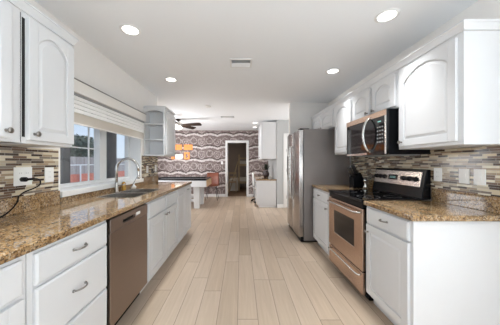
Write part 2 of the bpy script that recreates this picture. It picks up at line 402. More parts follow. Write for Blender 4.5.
# ------------------------------------------------------------ cabinets
def rect(u0, u1, v0, v1): return [(u0, v0), (u1, v0), (u1, v1), (u0, v1)]
def scale_pts(p, d):
    cu = (min(a for a, _ in p)+max(a for a, _ in p))/2; cv = (min(b for _, b in p)+max(b for _, b in p))/2
    w_ = max(a for a, _ in p)-min(a for a, _ in p); h_ = max(b for _, b in p)-min(b for _, b in p)
    return [(cu+(a-cu)*(1-2*d/w_), cv+(b-cv)*(1-2*d/h_)) for a, b in p]
def door_mb(F, u0, u1, v0, v1, arch=0, st=.055, T=.021):
    m = MB(); b = .011
    m.box((u0, v0, 0), (u1, v1, b), F)
    a0, a1, c0 = u0+st, u1-st, v0+st
    m.box((u0, v0, b), (a0, v1, T), F).box((a1, v0, b), (u1, v1, T), F).box((a0, v0, b), (a1, c0, T), F)
    if arch:
        vs = v1-st*.9-arch; K = 14
        arc = [(a0+(a1-a0)*i/K, vs+arch*math.sin(PI*i/K)**.75) for i in range(K+1)]
        m.prism([(a1, v1), (a0, v1)]+arc, b, T, F)
        pan = [(a0, c0), (a1, c0)]+arc[::-1]
    else:
        m.box((a0, v1-st, b), (a1, v1, T), F); pan = rect(a0, a1, c0, v1-st)
    p1 = scale_pts(pan, .007); p2 = scale_pts(pan, .026)
    m.prism(p1, b, T-.002, F, p2)
    return m
def knob(F, u, v, par, mat=None, T=.021):
    o = F(u, v, T-.001); ax = F(u, v, 1)-F(u, v, 0)
    MB().lathe(o, ax, [(.009, 0), (.006, .004), (.005, .014), (.013, .020), (.0155, .026), (.011, .031), (.002, .033)], 16).build('knob', mat or DNICK, par)
def pull(F, u, v, par, L=.10, T=.02, horizontal=True, mat=None, r=.0048):
    pts = []
    for i in range(13):
        t = i/12; s_ = (t-.5)*L; n = T+.004+.026*math.sin(PI*t)**.6
        pts.append(F(u+s_, v, n) if horizontal else F(u, v+s_, n))
    m = MB().tube(pts, r); 
    for e_ in (-1, 1):
        q = F(u+e_*L/2, v, T-.001) if horizontal else F(u, v+e_*L/2, T-.001)
        m.lathe(q, F(0, 0, 1)-F(0, 0, 0), [(.009, 0), (.007, .006), (.004, .010)], 10)
    m.build('handle', mat or DNICK, par)
def drawer_mb(F, u0, u1, v0, v1, T=.02):
    m = MB(); m.box((u0, v0, 0), (u1, v1, T-.006), F)
    m.prism(rect(u0, u1, v0, v1), T-.006, T, F, scale_pts(rect(u0, u1, v0, v1), .010)); return m

CROWN_Z = 2.085
def upper(label, side, y0, y1, z0, z1, doors, slot=None, group=None, arch=.055, name='wall_cabinet', depth=.325, xw=None):
    s_ = 1 if side == 'R' else -1
    xw = xw if xw is not None else (XR if side == 'R' else XL); xf = xw - s_*depth
    F = FR(xf) if side == 'R' else FL(xf)
    t = thing(name, label, 'cabinet', (xw-s_*depth/2, (y0+y1)/2, z0), group)
    m = MB(); xi = xw - s_*.004
    ys = [y0, y1]
    if slot:
        a, b = slot[:2]
        m.box((min(xf, xf+s_*.003), y0, z0), (max(xf, xf+s_*.003), a, z1)).box((min(xf, xf+s_*.003), b, z0), (max(xf, xf+s_*.003), y1, z1))
        m.box((min(xf, xf+s_*.003), a, z0), (max(xf, xf+s_*.003), b, slot[2])).box((min(xf, xf+s_*.003), a, slot[3]), (max(xf, xf+s_*.003), b, z1))
        m.box((min(xf+s_*.003, xi), y0, z0), (max(xf+s_*.003, xi), a-.05, z1)).box((min(xf+s_*.003, xi), b+.05, z0), (max(xf+s_*.003, xi), y1, z1))
        q = xf+s_*.003
        MB().box((min(q, xi), a-.05, z0+.01), (max(q, xi), b+.05, z1-.01)).build('slot_shade', DARK, t)  # solid dark box painted as the shade behind the slot
    else: m.box((min(xf, xi), y0, z0), (max(xf, xi), y1, z1))
    m.build('carcass', MW, t, .002)
    for (a, b, v0, v1, ku, kv) in doors:
        d = door_mb(F, a, b, v0, v1, arch).build('door', MW, t, .0025)
        knob(F, ku, kv, d)
    return t
# right run
RU = 'white wall cabinets of the right run'
upper('white wall cabinet with one large arched door, nearest on the right wall', 'R', 1.385, 1.955, 1.375, CROWN_Z+.01, [(1.42, 1.93, 1.40, 2.07, 1.895, 1.435)], None, None, .085)
upper('short white wall cabinet with two arched doors and dark gap above the microwave', 'R', 1.96, 2.745, 1.755, CROWN_Z+.01,
      [(1.985, 2.325, 1.775, 2.07, 2.29, 1.80), (2.375, 2.715, 1.775, 2.07, 2.41, 1.80)], (2.335, 2.365, 1.765, 2.06), None, .055)
upper('tall white wall cabinet with one arched door between microwave and refrigerator', 'R', 2.75, 3.29, 1.375, CROWN_Z+.01, [(2.78, 3.25, 1.40, 2.07, 2.82, 1.435)], None, None, .07)
upper('small white wall cabinet with two arched doors above the refrigerator', 'R', 3.30, 4.34, 1.80, CROWN_Z+.01,
      [(3.33, 3.81, 1.82, 2.07, 3.77, 1.85), (3.83, 4.31, 1.82, 2.07, 3.87, 1.85)], None, None, .05)
# left run
upper('white wall cabinet at the left photo edge, left of the dark gap', 'L', .55, 1.175, 1.365, CROWN_Z-.005, [(.58, 1.115, 1.385, 2.055, 1.085, 1.42)], None, None, .08)
upper('white wall cabinet with arched door beside the window, left of its shade', 'L', 1.18, 1.535, 1.365, CROWN_Z-.005, [(1.205, 1.528, 1.385, 2.06, 1.235, 1.42)], (1.184, 1.203, 1.40, 2.05), None, .07)
upper('white wall cabinet behind the camera over the left counter', 'L', -.6, .545, 1.365, CROWN_Z-.005, [(-.57, -.03, 1.385, 2.055, -.06, 1.42), (-.01, .52, 1.385, 2.055, .03, 1.42)], None, None, .08)
def crown(label, side, y0, y1, ends=(True, False), depth=.325):
    s_ = 1 if side == 'R' else -1; xw = XR if side == 'R' else XL; xf = xw-s_*depth
    prof = [(0, 0), (.008, 0), (.010, .010), (.020, .030), (.024, .040), (.028, .042), (.028, .054), (0, .054)]
    m = MB(); vs = []
    z0 = CROWN_Z+.011 if side == 'R' else CROWN_Z-.004
    path = []  # (x,y) of face corner plus outward dir
    near = y0
    stations = [((xw-s_*.002, y0), (0, -1)), ((xf, y0), (-s_, -1)), ((xf, y1), (-s_, 0))] if ends[0] else [((xf, y0), (-s_, 0)), ((xf, y1), (-s_, 1)), ((xw-s_*.002, y1), (0, 1))]
    rings = []
    for (p, d) in stations: rings.append([m.bm.verts.new((p[0]+d[0]*o, p[1]+d[1]*o, z0+h)) for o, h in prof])
    k = len(prof)
    for a, b in zip(rings, rings[1:]):
        for i in range(k): m.bm.faces.new((a[i], a[(i+1) % k], b[(i+1) % k], b[i]))
    m.bm.faces.new(rings[0]); m.bm.faces.new(rings[-1][::-1])
    # top board
    tag(m.build('crown_molding', MW, None), label, 'molding')
crown('long white crown molding on top of the right wall cabinets', 'R', 1.385, 4.34)
crown('white crown molding on top of the left wall cabinets', 'L', -.6, 1.535, (False, True))
# open end shelf cabinet, far left
t = thing('shelf_cabinet', 'white wall cabinet with open shelves facing the camera, right of window', 'cabinet', (-1.35, 3.64, 1.365))
x0, x1, ya, yb_, yn = XL+.003, -1.185, 3.39, 3.90, 3.58
m = MB().box((x0, yn, 1.365), (x1, yb_, 2.10)).box((x0, ya, 1.365), (x0+.018, yn, 2.10)).box((x1-.02, ya, 1.365), (x1, yn, 2.10))
m.box((x0+.018, ya, 1.365), (x1-.02, yn, 1.385)).box((x0+.018, ya, 2.08), (x1-.02, yn, 2.10))
arc = [(x0+.018+(x1-.02-x0-.018)*i/12, 2.035+.035*math.sin(PI*i/12)) for i in range(13)]
m.prism([(x1-.02, 2.08), (x0+.018, 2.08)]+arc, 0, .018, lambda u, v, n: Vector((u, ya+n, v)))
m.build('carcass', MW, t, .002)
for z in (1.615, 1.86): MB().box((x0+.018, ya+.012, z-.009), (x1-.02, yn, z+.009)).build('shelf', MW, t, .001)
F = FL(x1)
d = door_mb(F, 3.44, 3.885, 1.385, 2.06, .06).build('door', MW, t, .0025); knob(F, 3.845, 1.42, d)
m = MB(); K = 12
top = [(x0, ya-.015)]+[(x0+(x1+.02-x0)*math.sin(PI/2*i/K), ya-.015+.03*(1-math.cos(PI/2*i/K))) for i in range(1, K+1)]+[(x1+.02, yb_), (x0, yb_)]
m.prism(top, 2.10, 2.125); m.prism(scale_pts(top, .012), 2.125, 2.14); m.build('cornice', MW, t, .004)

# base cabinets
XBL, XBR = -.91, 1.13
def base(label, side, y0, y1, fronts, end=False, group=None, hollow=False):
    s_ = 1 if side == 'R' else -1; xf = XBR if side == 'R' else XBL; xw = (XR if side == 'R' else XL)-s_*.004
    F = FR(xf) if side == 'R' else FL(xf)
    t = thing('base_cabinet', label, 'cabinet', ((xf+xw)/2, (y0+y1)/2, 0), group)
    xt = xf+s_*.06
    m = MB(); xa, xb = min(xf, xw), max(xf, xw)
    if hollow:
        m.box((xa, y0, .10), (xb, y1, .12)).box((xa, y0, .12), (xa+.018, y1, .879)).box((xb-.018, y0, .12), (xb, y1, .879))
        m.box((xa+.018, y0, .12), (xb-.018, y0+.004, .879)).box((xa+.018, y1-.018, .12), (xb-.018, y1, .879))
    else: m.box((xa, y0, .10), (xb, y1, .879))
    m.build('carcass', MW, t, .002)
    MB().box((min(xt, xw), y0+(.0 if not end else .0), 0), (max(xt, xw), y1, .10)).build('toe_kick', MW, t)
    for f in fronts:
        kind, a, b, v0, v1 = f[:5]
        if kind == 'door':
            d = door_mb(F, a, b, v0, v1, 0, .06, .020).build('door', MW, t, .002)
            if f[5] == 'k': knob(F, f[6], f[7], d)
            elif f[5] == 'h': pull(F, f[6], f[7], d, .09)
        else:
            d = drawer_mb(F, a, b, v0, v1).build('drawer', MW, t, .002)
            if kind == 'drawer': pull(F, (a+b)/2, (v0+v1)/2+.005, d, f[5] if len(f) > 5 else .088)
            elif kind == 'kdrawer': knob(F, (a+b)/2, (v0+v1)/2, d)
    return t
base('white base cabinet with drawer over door at the left photo edge', 'L', .33, .925, [('drawer', .36, .90, .715, .86), ('door', .36, .90, .115, .70, 'k', .40, .66)])
base('white base cabinet with one drawer over a door behind the camera', 'L', -.9, .325, [('drawer', -.87, -.29, .715, .86), ('drawer', -.27, .30, .715, .86), ('door', -.87, -.29, .115, .70, 'k', -.33, .66), ('door', -.27, .30, .115, .70, 'k', -.23, .66)])
base('white base cabinet with three stacked drawers, left of the dishwasher', 'L', .93, 1.478, [('drawer', .955, 1.462, .72, .86), ('drawer', .955, 1.462, .435, .705), ('drawer', .955, 1.462, .115, .42)])
base('white sink cabinet with two false drawer fronts over two doors', 'L', 2.105, 3.08, [('false', 2.125, 2.595, .715, .86), ('false', 2.615, 3.06, .715, .86), ('door', 2.125, 2.595, .115, .70, 'k', 2.565, .655), ('door', 2.615, 3.06, .115, .70, 'k', 2.65, .655)], hollow=True)
base('white base cabinet with two full height panels at the far end of the left counter', 'L', 3.085, 3.93, [('door', 3.105, 3.50, .115, .86, 'n'), ('door', 3.52, 3.91, .115, .86, 'h', 3.66, .815)])
base('white base cabinet with drawer over door, nearest on the right', 'R', 1.435, 1.965, [('drawer', 1.46, 1.945, .735, .865, .075), ('door', 1.46, 1.945, .115, .72, 'k', 1.915, .655)], True)
base('narrow white base cabinet between the range and the refrigerator', 'R', 2.765, 3.40, [('kdrawer', 2.80, 3.38, .735, .86), ('door', 2.80, 3.38, .115, .72, 'k', 2.83, .66)])

# countertops
m = MB().grid([-1.505, -1.41, -1.03, -.885], [-.92, 2.118, 2.44, 2.47, 2.82, 3.95], {(1, 1), (1, 3)}, .88, .918, lambda u, v, n: Vector((u, v, n)))
ct = tag(m.build('countertop', GRAN, None, .008, 3), 'long brown granite countertop with sink along the left wall', 'countertop')
tag(MB().box((1.10, 1.405, .88), (1.73, 1.972, .918)).build('countertop', GRAN, None, .008, 3), 'brown granite countertop in the right foreground, near the outlets', 'countertop')
tag(MB().box((1.10, 2.758, .88), (1.73, 3.41, .918)).build('countertop', GRAN, None, .008, 3), 'short brown granite countertop under the knife block', 'countertop')
tag(MB().box((-1.508, -.92, .918), (-1.486, 1.80, 1.03)).build('granite_upstand', GRAN, None, .003), 'granite upstand strip below the mosaic at left, near the plugged cord', 'backsplash')
tag(MB().box((-1.508, W0-.02, .918), (-1.486, W1+.02, .968)).build('granite_upstand', GRAN, None, .003), 'low granite upstand strip under the window sill', 'backsplash')
tag(MB().box((-1.508, W1+.025, .918), (-1.486, 3.94, 1.03)).build('granite_upstand', GRAN, None, .003), 'granite upstand strip at the far end of the left counter', 'backsplash')
tag(MB().box((1.711, 1.405, .918), (1.733, 1.972, 1.03)).build('granite_upstand', GRAN, None, .003), 'granite upstand strip on the right wall, in the foreground', 'backsplash')
tag(MB().box((1.711, 2.758, .918), (1.733, 3.42, 1.03)).build('granite_upstand', GRAN, None, .003), 'granite upstand strip behind the knife block', 'backsplash')
# mosaic
tag(MB().box((-1.508, -.92, 1.03), (-1.500, W0-.03, 1.364)).build('mosaic_backsplash', MOS), 'brown strip mosaic backsplash on the left wall with plugged outlet', 'backsplash')
tag(MB().box((-1.508, W1+.025, 1.03), (-1.500, 3.945, 1.364)).build('mosaic_backsplash', MOS), 'small strip mosaic backsplash right of the window under the open shelves', 'backsplash')
tag(MB().box((1.725, 1.385, 1.03), (1.733, 3.43, 1.374)).build('mosaic_backsplash', MOS), 'long strip mosaic backsplash on the right wall behind the range', 'backsplash')

# sink
t = thing('sink', 'double bowl stainless steel sink set in the granite', 'sink', (-1.22, 2.46, .74))
def bowl(x0, x1, y0, y1):
    m = MB(); zt, zb, th = .879, .74, .004
    m.box((x0, y0, zb), (x1, y1, zb+th)).box((x0, y0, zb), (x0+th, y1, zt)).box((x1-th, y0, zb), (x1, y1, zt)).box((x0, y0, zb), (x1, y0+th, zt)).box((x0, y1-th, zb), (x1, y1, zt))
    o = m.build('bowl', CHROME, t, .002)
    MB().lathe(((x0+x1)/2, (y0+y1)/2, zb+th), (0, 0, 1), [(.04, 0), (.04, .002), (.025, .003)]).build('drain', DNICK, o)
bowl(-1.405, -1.035, 2.112, 2.448); bowl(-1.405, -1.035, 2.462, 2.815)
m = MB()
for (y0, y1) in ((2.119, 2.439), (2.471, 2.819)):
    m.box((-1.409, y0, .86), (-1.402, y1, .921)).box((-1.038, y0, .86), (-1.031, y1, .921)).box((-1.402, y0, .86), (-1.038, y0+.008, .921)).box((-1.402, y1-.008, .86), (-1.038, y1, .921))
m.build('rim', CHROME, t, .002)
# faucet
t = thing('faucet', 'brushed nickel gooseneck pull-down faucet behind the sink', 'faucet', (-1.455, 2.56, .918))
MB().lathe((-1.455, 2.56, .918), (0, 0, 1), [(.027, 0), (.027, .006), (.019, .012), (.019, .10), (.015, .11)]).build('base', CHROME, t)
pts = [(-1.455, 2.56, 1.02), (-1.455, 2.56, 1.18)]
for i in range(1, 15):
    a = PI*i/14*.93; pts.append((-1.455+.128*(1-math.cos(a)), 2.56, 1.18+.125*math.sin(a)))
pts.append((-1.200, 2.56, 1.16))
MB().tube(pts, .0155, 12).build('spout', CHROME, t)
MB().lathe((-1.200, 2.56, 1.17), (.05, 0, -1), [(.013, 0), (.016, .02), (.018, .09), (.014, .10)]).build('spray_head', CHROME, t)
MB().tube([(-1.44, 2.56, .99), (-1.40, 2.56, .995), (-1.345, 2.55, 1.01)], [.009, .007, .006]).build('lever', CHROME, t)
pts = []
for i in range(15):
    a = i/14; pts.append((-1.200-.02*math.sin(PI*a)+.0+(-1.33+1.222)*a*a, 2.58, 1.15-.20*a))
MB().tube(pts, .0035, 6).build('hose', CHROME, t)
# soap items
t = thing('soap_bottle', 'small amber soap bottle with pump beside the faucet', 'bottle', (-1.455, 2.72, .918))
MB().lathe((-1.455, 2.72, .918), (0, 0, 1), [(.022, 0), (.024, .01), (.024, .085), (.012, .10), (.010, .108)]).build('bottle', AMBER, t)
MB().lathe((-1.455, 2.72, 1.022), (0, 0, 1), [(.011, 0), (.011, .012), (.004, .014), (.004, .035), (.010, .036), (.009, .044)]).tube([(-1.455, 2.72, 1.062), (-1.42, 2.72, 1.060)], .004).build('pump', PLATE, t)
t = thing('dish_brush_holder', 'small white scrub brush in dish at the window side of sink', 'brush', (-1.445, 2.95, .918))
MB().lathe((-1.445, 2.95, .918), (0, 0, 1), [(.03, 0), (.034, .02), (.031, .022), (.027, .006)]).build('dish', PLATE, t)
MB().lathe((-1.445, 2.95, .925), (0, 0, 1), [(.022, 0), (.024, .02), (.012, .03), (.010, .05), (.016, .06), (.004, .066)]).build('brush', PLATE, t)

# outlets
def outlet(label, side, y, z, w_, gangs, kind, xw=None, h=.115):
    F = FR(1.725) if side == 'R' else FL(-1.500)
    if side == 'B': F = FF(YB)
    t = thing('wall_outlet' if kind == 'outlet' else 'light_switch', label, 'outlet' if kind == 'outlet' else 'switch', F(y, z-h/2, 0))
    MB().box((y-w_/2, z-h/2, 0), (y+w_/2, z+h/2, .006), F).build('plate', PLATE, t, .002)
    for g in range(gangs):
        u = y+(g-(gangs-1)/2)*.046
        if kind == 'outlet':
            for dz in (-.02, .02):
                s = MB().box((u-.016, z+dz-.014, .006), (u+.016, z+dz+.014, .008), F).build('socket', PLATE, t, .001)
                MB().box((u-.008, z+dz-.003, .008), (u-.006, z+dz+.007, .0085), F).box((u+.006, z+dz-.003, .008), (u+.008, z+dz+.007, .0085), F).build('slots', GREYAL, s)
        else:
            MB().box((u-.016, z-.033, .006), (u+.016, z+.033, .0095), F).build('rocker', PLATE, t, .001)
    return t
outlet('double white wall outlet with a black cord plugged in, left backsplash', 'L', 1.505, 1.165, .125, 2, 'outlet', h=.125)
outlet('single white wall outlet between the plugged one and the window', 'L', 1.71, 1.165, .078, 1, 'outlet')
outlet('white wall outlet right of the window beyond the faucet', 'L', 3.50, 1.15, .07, 1, 'outlet')
outlet('white wall outlet at the far left counter corner', 'L', 3.84, 1.16, .07, 1, 'outlet')
outlet('white wall outlet beside the range backguard, first of the right wall plates', 'R', 1.915, 1.155, .078, 1, 'outlet')
outlet('white wall plate in the middle of the three by the right counter', 'R', 1.69, 1.155, .078, 1, 'switch')
outlet('white wall plate nearest the right photo edge above the counter', 'R', 1.58, 1.155, .08, 1, 'switch')
outlet('white light switch on the patterned wall beside the bedroom doorway', 'B', -.70, 1.25, .075, 1, 'switch')
# cord
t = thing('power_cord', 'black power cord plugged into the double outlet, trailing over the left counter', 'cord', (-1.45, 1.4, .93))
MB().lathe((-1.492, 1.49, 1.145), (1, 0, 0), [(.016, 0), (.016, .03), (.010, .038)]).box((-1.465, 1.48, 1.137), (-1.45, 1.53, 1.153)).build('plug', BLACK, t, .002)
P = [(-1.456, 1.50, 1.145), (-1.45, 1.55, 1.145), (-1.445, 1.575, 1.13), (-1.44, 1.565, 1.10), (-1.44, 1.52, 1.08), (-1.44, 1.46, 1.065), (-1.44, 1.42, 1.04), (-1.43, 1.40, 1.01), (-1.42, 1.36, .975), (-1.41, 1.30, .945), (-1.40, 1.20, .926), (-1.38, 1.0, .924), (-1.36, .8, .924)]
def smooth_path(P, k=5):
    P = [Vector(p) for p in P]; out = []
    for i in range(len(P)-1):
        a, b, c, d = P[max(i-1, 0)], P[i], P[i+1], P[min(i+2, len(P)-1)]
        for j in range(k):
            s = j/k; out.append(.5*((2*b)+(c-a)*s+(2*a-5*b+4*c-d)*s*s+(3*b-a-3*c+d)*s**3))
    return out+[P[-1]]
MB().tube(smooth_path(P), .0045, 8).build('cable', BLACK, t)

# ------------------------------------------------------------ dishwasher
t = thing('dishwasher', 'stainless steel dishwasher under the left counter', 'dishwasher', (-1.2, 1.79, 0))
F = FL(-.915)
MB().box((-1.48, 1.485, .10), (-.918, 2.098, .872)).build('tub', BLACK, t)
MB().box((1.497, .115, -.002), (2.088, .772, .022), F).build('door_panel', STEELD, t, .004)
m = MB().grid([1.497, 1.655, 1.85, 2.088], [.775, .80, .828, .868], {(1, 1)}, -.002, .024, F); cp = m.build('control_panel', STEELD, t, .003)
MB().box((1.655, .80, .0), (1.85, .828, .004), F).build('pocket_handle', BLACK, t)
MB().box((1.862, .812, .022), (1.93, .836, .0275), F).build('display', PLATE, t, .001)
MB().box((-1.45, 1.49, 0), (-.97, 2.095, .10)).build('toe_panel', BLACK, t)

# ------------------------------------------------------------ range
Y0, Y1 = 1.985, 2.745; XF = 1.10
t = thing('range', 'stainless steel electric range with black glass cooktop', 'stove', (1.4, 2.365, 0))
MB().box((XF+.035, Y0, .035), (1.72, Y1, .895)).build('body', BLACK, t, .003)
F = FR(XF+.035)
MB().box((XF-.005, Y0-.002+.004, .895), (1.64, Y1-.002, .922)).build('cooktop', GLASSB, t, .005)
o = MB()
m = MB()
for (x, y, r) in ((1.26, 2.17, .10), (1.26, 2.55, .08), (1.50, 2.17, .075), (1.50, 2.55, .095)):
    b = MB(); K = 40
    for i in range(K):
        a0, a1 = 2*PI*i/K, 2*PI*(i+1)/K
        q = [b.bm.verts.new((x+rr*math.cos(a), y+rr*math.sin(a), .9225)) for rr, a in ((r, a0), (r, a1), (r-.003, a1), (r-.003, a0))]
        b.bm.faces.new(q)
    b.build('burner_ring', GREYAL, t)
dm = MB().grid([Y0+.006, Y0+.15, Y1-.15, Y1-.006], [.265, .44, .70, .835], {(1, 1)}, 0, .035, F)
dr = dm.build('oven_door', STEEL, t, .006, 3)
WN = MB(); us0, us1, vs0, vs1 = Y0+.148, Y1-.148, .438, .702
WN.box((us0, vs0, .02), (us1, vs1, .031), F).build('oven_window', GLASSB, dr)
MB().box((Y0+.003, .840, 0), (Y1-.003, .893, .03), F).build('vent_trim', BLACK, t, .004)
def bar(u0, u1, v, n0, nout, par, droop=0, r=.011):
    P = [F(u0, v-droop, n0), F(u0+.02, v-droop*.7, n0+nout*.75), F(u0+.07, v-.002, n0+nout), F((u0+u1)/2, v, n0+nout), F(u1-.07, v-.002, n0+nout), F(u1-.02, v-droop*.7, n0+nout*.75), F(u1, v-droop, n0)]
    MB().tube(smooth_path(P), r, 10).build('handle', CHROME, par)
bar(Y0+.04, Y1-.04, .795, .030, .045, dr)
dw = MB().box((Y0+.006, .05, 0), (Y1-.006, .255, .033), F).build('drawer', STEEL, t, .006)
bar(Y0+.05, Y1-.03, .225, .028, .034, dw, .012, .009)
MB().box((XF+.07, Y0+.01, 0), (1.70, Y1-.01, .035)).build('plinth', BLACK, t)
# backguard
Fb = lambda u, v, n: Vector((1.655+.035*(v-.93)/.26-n, u, v))
MB().prism([(1.64, .921), (1.725, .921), (1.725, 1.195), (1.690, 1.195)], Y0+.002, Y1-.002, lambda a, b, n: Vector((a, n, b))).build('backguard', BLACK, t, .006)
def slope(u0, u1, v0, v1, n0, n1, name, mat, bev=.002, par=None):
    G = lambda u, v, n: Vector((1.64+.05*(v-.921)/.274-n, u, v))
    return MB().box((u0, v0, n0), (u1, v1, n1), G).build(name, mat, par or t, bev)
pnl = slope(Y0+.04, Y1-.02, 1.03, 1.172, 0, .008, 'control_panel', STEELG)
slope(2.33, 2.47, 1.075, 1.13, .008, .0105, 'display', GLASSB)
G = lambda u, v, n: Vector((1.64+.05*(v-.921)/.274-n, u, v))
dg = emit('clock_digits', (.35, .8, .75), .2)
for k_, u in enumerate((2.37, 2.393, 2.416, 2.439)):
    MB().box((u-.006, 1.095, .0105), (u+.006, 1.098, .011), G).box((u-.006, 1.107, .0105), (u+.006, 1.110, .011), G).box((u-.008, 1.093, .0105), (u-.006, 1.112, .011), G).build('digit', dg, t)
for u in (2.09, 2.165, 2.24, 2.54, 2.61, 2.68):
    k = MB().lathe(G(u, 1.10, .008), (-1, 0, .18), [(.026, 0), (.026, .004), (.021, .006), (.019, .026), (.012, .029)], 20).build('knob', BLACK, t)

# ------------------------------------------------------------ microwave
t = thing('microwave', 'stainless steel microwave with curved handle mounted over the range', 'microwave', (1.53, 2.35, 1.335))
MB().box((1.345, 1.99, 1.335), (1.722, 2.74, 1.752)).build('body', BLACK, t, .004)
F = FR(1.345)
MB().grid([1.992, 2.16, 2.29, 2.72, 2.738], [1.338, 1.365, 1.69, 1.75], {(2, 1)}, 0, .022, F).build('door', GLASSB, t, .002)
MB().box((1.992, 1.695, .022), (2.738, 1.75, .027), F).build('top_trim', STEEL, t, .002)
MB().box((1.992, 1.338, .022), (2.012, 1.695, .027), F).build('edge_trim', CHROME, t, .002)
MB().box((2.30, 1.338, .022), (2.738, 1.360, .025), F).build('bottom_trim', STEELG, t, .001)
MB().box((2.287, 1.362, .01), (2.723, 1.693, .021), F).build('window', GLASSB, t)
MB().box((2.015, 1.366, .0245), (2.286, 1.689, .028), F).build('control_panel', GLASSB, t, .001)
for i in range(5):
    for j in range(3):
        MB().box((2.03+j*.035, 1.45+i*.035, .028), (2.05+j*.035, 1.462+i*.035, .0287), F).build('button', GREYAL, t)
MB().box((2.06, 1.645, .028), (2.11, 1.656, .0287), F).build('display', dg, t)
P = [F(2.235, 1.37, .024), F(2.235, 1.39, .055), F(2.235, 1.45, .085), F(2.235, 1.54, .097), F(2.235, 1.63, .085), F(2.235, 1.69, .055), F(2.235, 1.71, .024)]
MB().tube(smooth_path(P), .013, 12).build('handle', CHROME, t)
MB().box((1.40, 2.05, 1.328), (1.68, 2.68, 1.3355)).build('grease_filter', GREYAL, t)

# ------------------------------------------------------------ refrigerator
t = thing('refrigerator', 'tall stainless steel side by side refrigerator with grey side', 'refrigerator', (1.3, 3.87, 0))
YA, YC = 3.435, 4.335
MB().box((.985, YA, .03), (1.70, YC, 1.785)).build('cabinet', FRSIDE, t, .006)
F = FR(.98)
def fdoor(u0, u1):
    K = 8; pts = []
    for i in range(K+1):
        s_ = i/K; pts.append((u0+(u1-u0)*s_, .062+.018*math.sin(PI*s_)))
    pr = [(u0, 0)]+pts+[(u1, 0)]
    m = MB(); m.prism([(p[0], p[1]) for p in pr], .09, 1.77, lambda a, b, n: Vector((.978-b, a, n)))
    return m.build('door', STEELV, t, .006, 3)
da = fdoor(YA+.002, 3.912); db = fdoor(3.922, YC-.002)
for u, par in ((3.868, da), (3.966, db)):
    P = [F(u, .62, .07), F(u, .65, .10), F(u, .9, .105), F(u, 1.3, .105), F(u, 1.51, .10), F(u, 1.54, .07)]
    MB().tube(smooth_path(P), .012, 10).build('handle', CHROME, par)
# dispenser in far door
MB().box((4.03, 1.02, .055), (4.25, 1.38, .086), F).build('ice_dispenser', BLACK, db, .006)
MB().box((.94, YA+.01, .012), (1.68, YC-.01, .09)).build('base_grille', BLACK, t)
for y in (YA+.03, YC-.13): MB().box((.93, y, 1.785), (1.08, y+.10, 1.80)).build('hinge_cover', BLACK, t, .003)
for x in (1.0, 1.6):
    for y in (YA+.06, YC-.06): MB().lathe((x, y, 0), (0, 0, 1), [(.02, 0), (.02, .02)]).build('foot', BLACK, t)

# knife block and shakers
t = thing('knife_block', 'black knife block full of black knives on the short counter', 'knife block', (1.56, 2.98, .918))
Fk = lambda a, b, n: Vector((1.50+.0+a, 2.93+n, .918+b))
MB().prism([(0, 0), (.15, 0), (.15, .10), (.10, .21), (.0, .14)], 0, .11, lambda a, b, n: Vector((1.50+a, 2.925+n, .918+b))).build('block', BLACK, t, .004)
for i in range(4):
    for j in range(2):
        p = Vector((1.525+.05*j, 2.945+.023*i, 1.065+.035*j)); dr_ = Vector((-.42, 0, .9)).normalized()
        MB().tube([p, p+dr_*(.10+.02*random.random()), p+dr_*.135], [.009, .010, .006], 8).build('knife_handle', BLACKM, t)
t = thing('pepper_mill', 'slim silver pepper mill between knife block and range', 'pepper mill', (1.62, 2.85, .918))
MB().lathe((1.62, 2.85, .918), (0, 0, 1), [(.026, 0), (.026, .03), (.018, .05), (.02, .09)]).build('body', CHROME, t)
MB().lathe((1.62, 2.85, 1.008), (0, 0, 1), [(.022, 0), (.024, .02), (.015, .04), (.004, .046)]).build('cap', CHROME, t)

# ------------------------------------------------------------ window shade
t = thing('window_shade', 'white layered roller shade under a cream valance over the window', 'window shade', (-1.47, 2.57, 1.60))
MB().box((-1.508, W0-.03, 1.875), (-1.44, W1+.02, 1.985)).build('valance', VAL, t, .004)
MB().box((-1.508, W0-.032, 1.985), (-1.436, W1+.022, 1.993)).build('top_edge', DNICK, t)
MB().box((-1.50, W0-.01, 1.855), (-1.455, W1, 1.874)).build('shade_tube', GREYAL, t)
for i in range(4):
    z1_ = 1.855-i*.038; 
    MB().prism([(-1.470, z1_-.036), (-1.462, z1_-.034), (-1.470, z1_), (-1.476, z1_)], W0+.0, W1-.0, lambda a, b, n: Vector((a, n, b))).build('fold', SHADEW, t)
MB().box((-1.474, W0, 1.615), (-1.471, W1, 1.705)).build('sheer_panel', SHADEB, t)
MB().box((-1.478, W0, 1.600), (-1.466, W1, 1.616)).build('bottom_bar', VAL, t, .002)

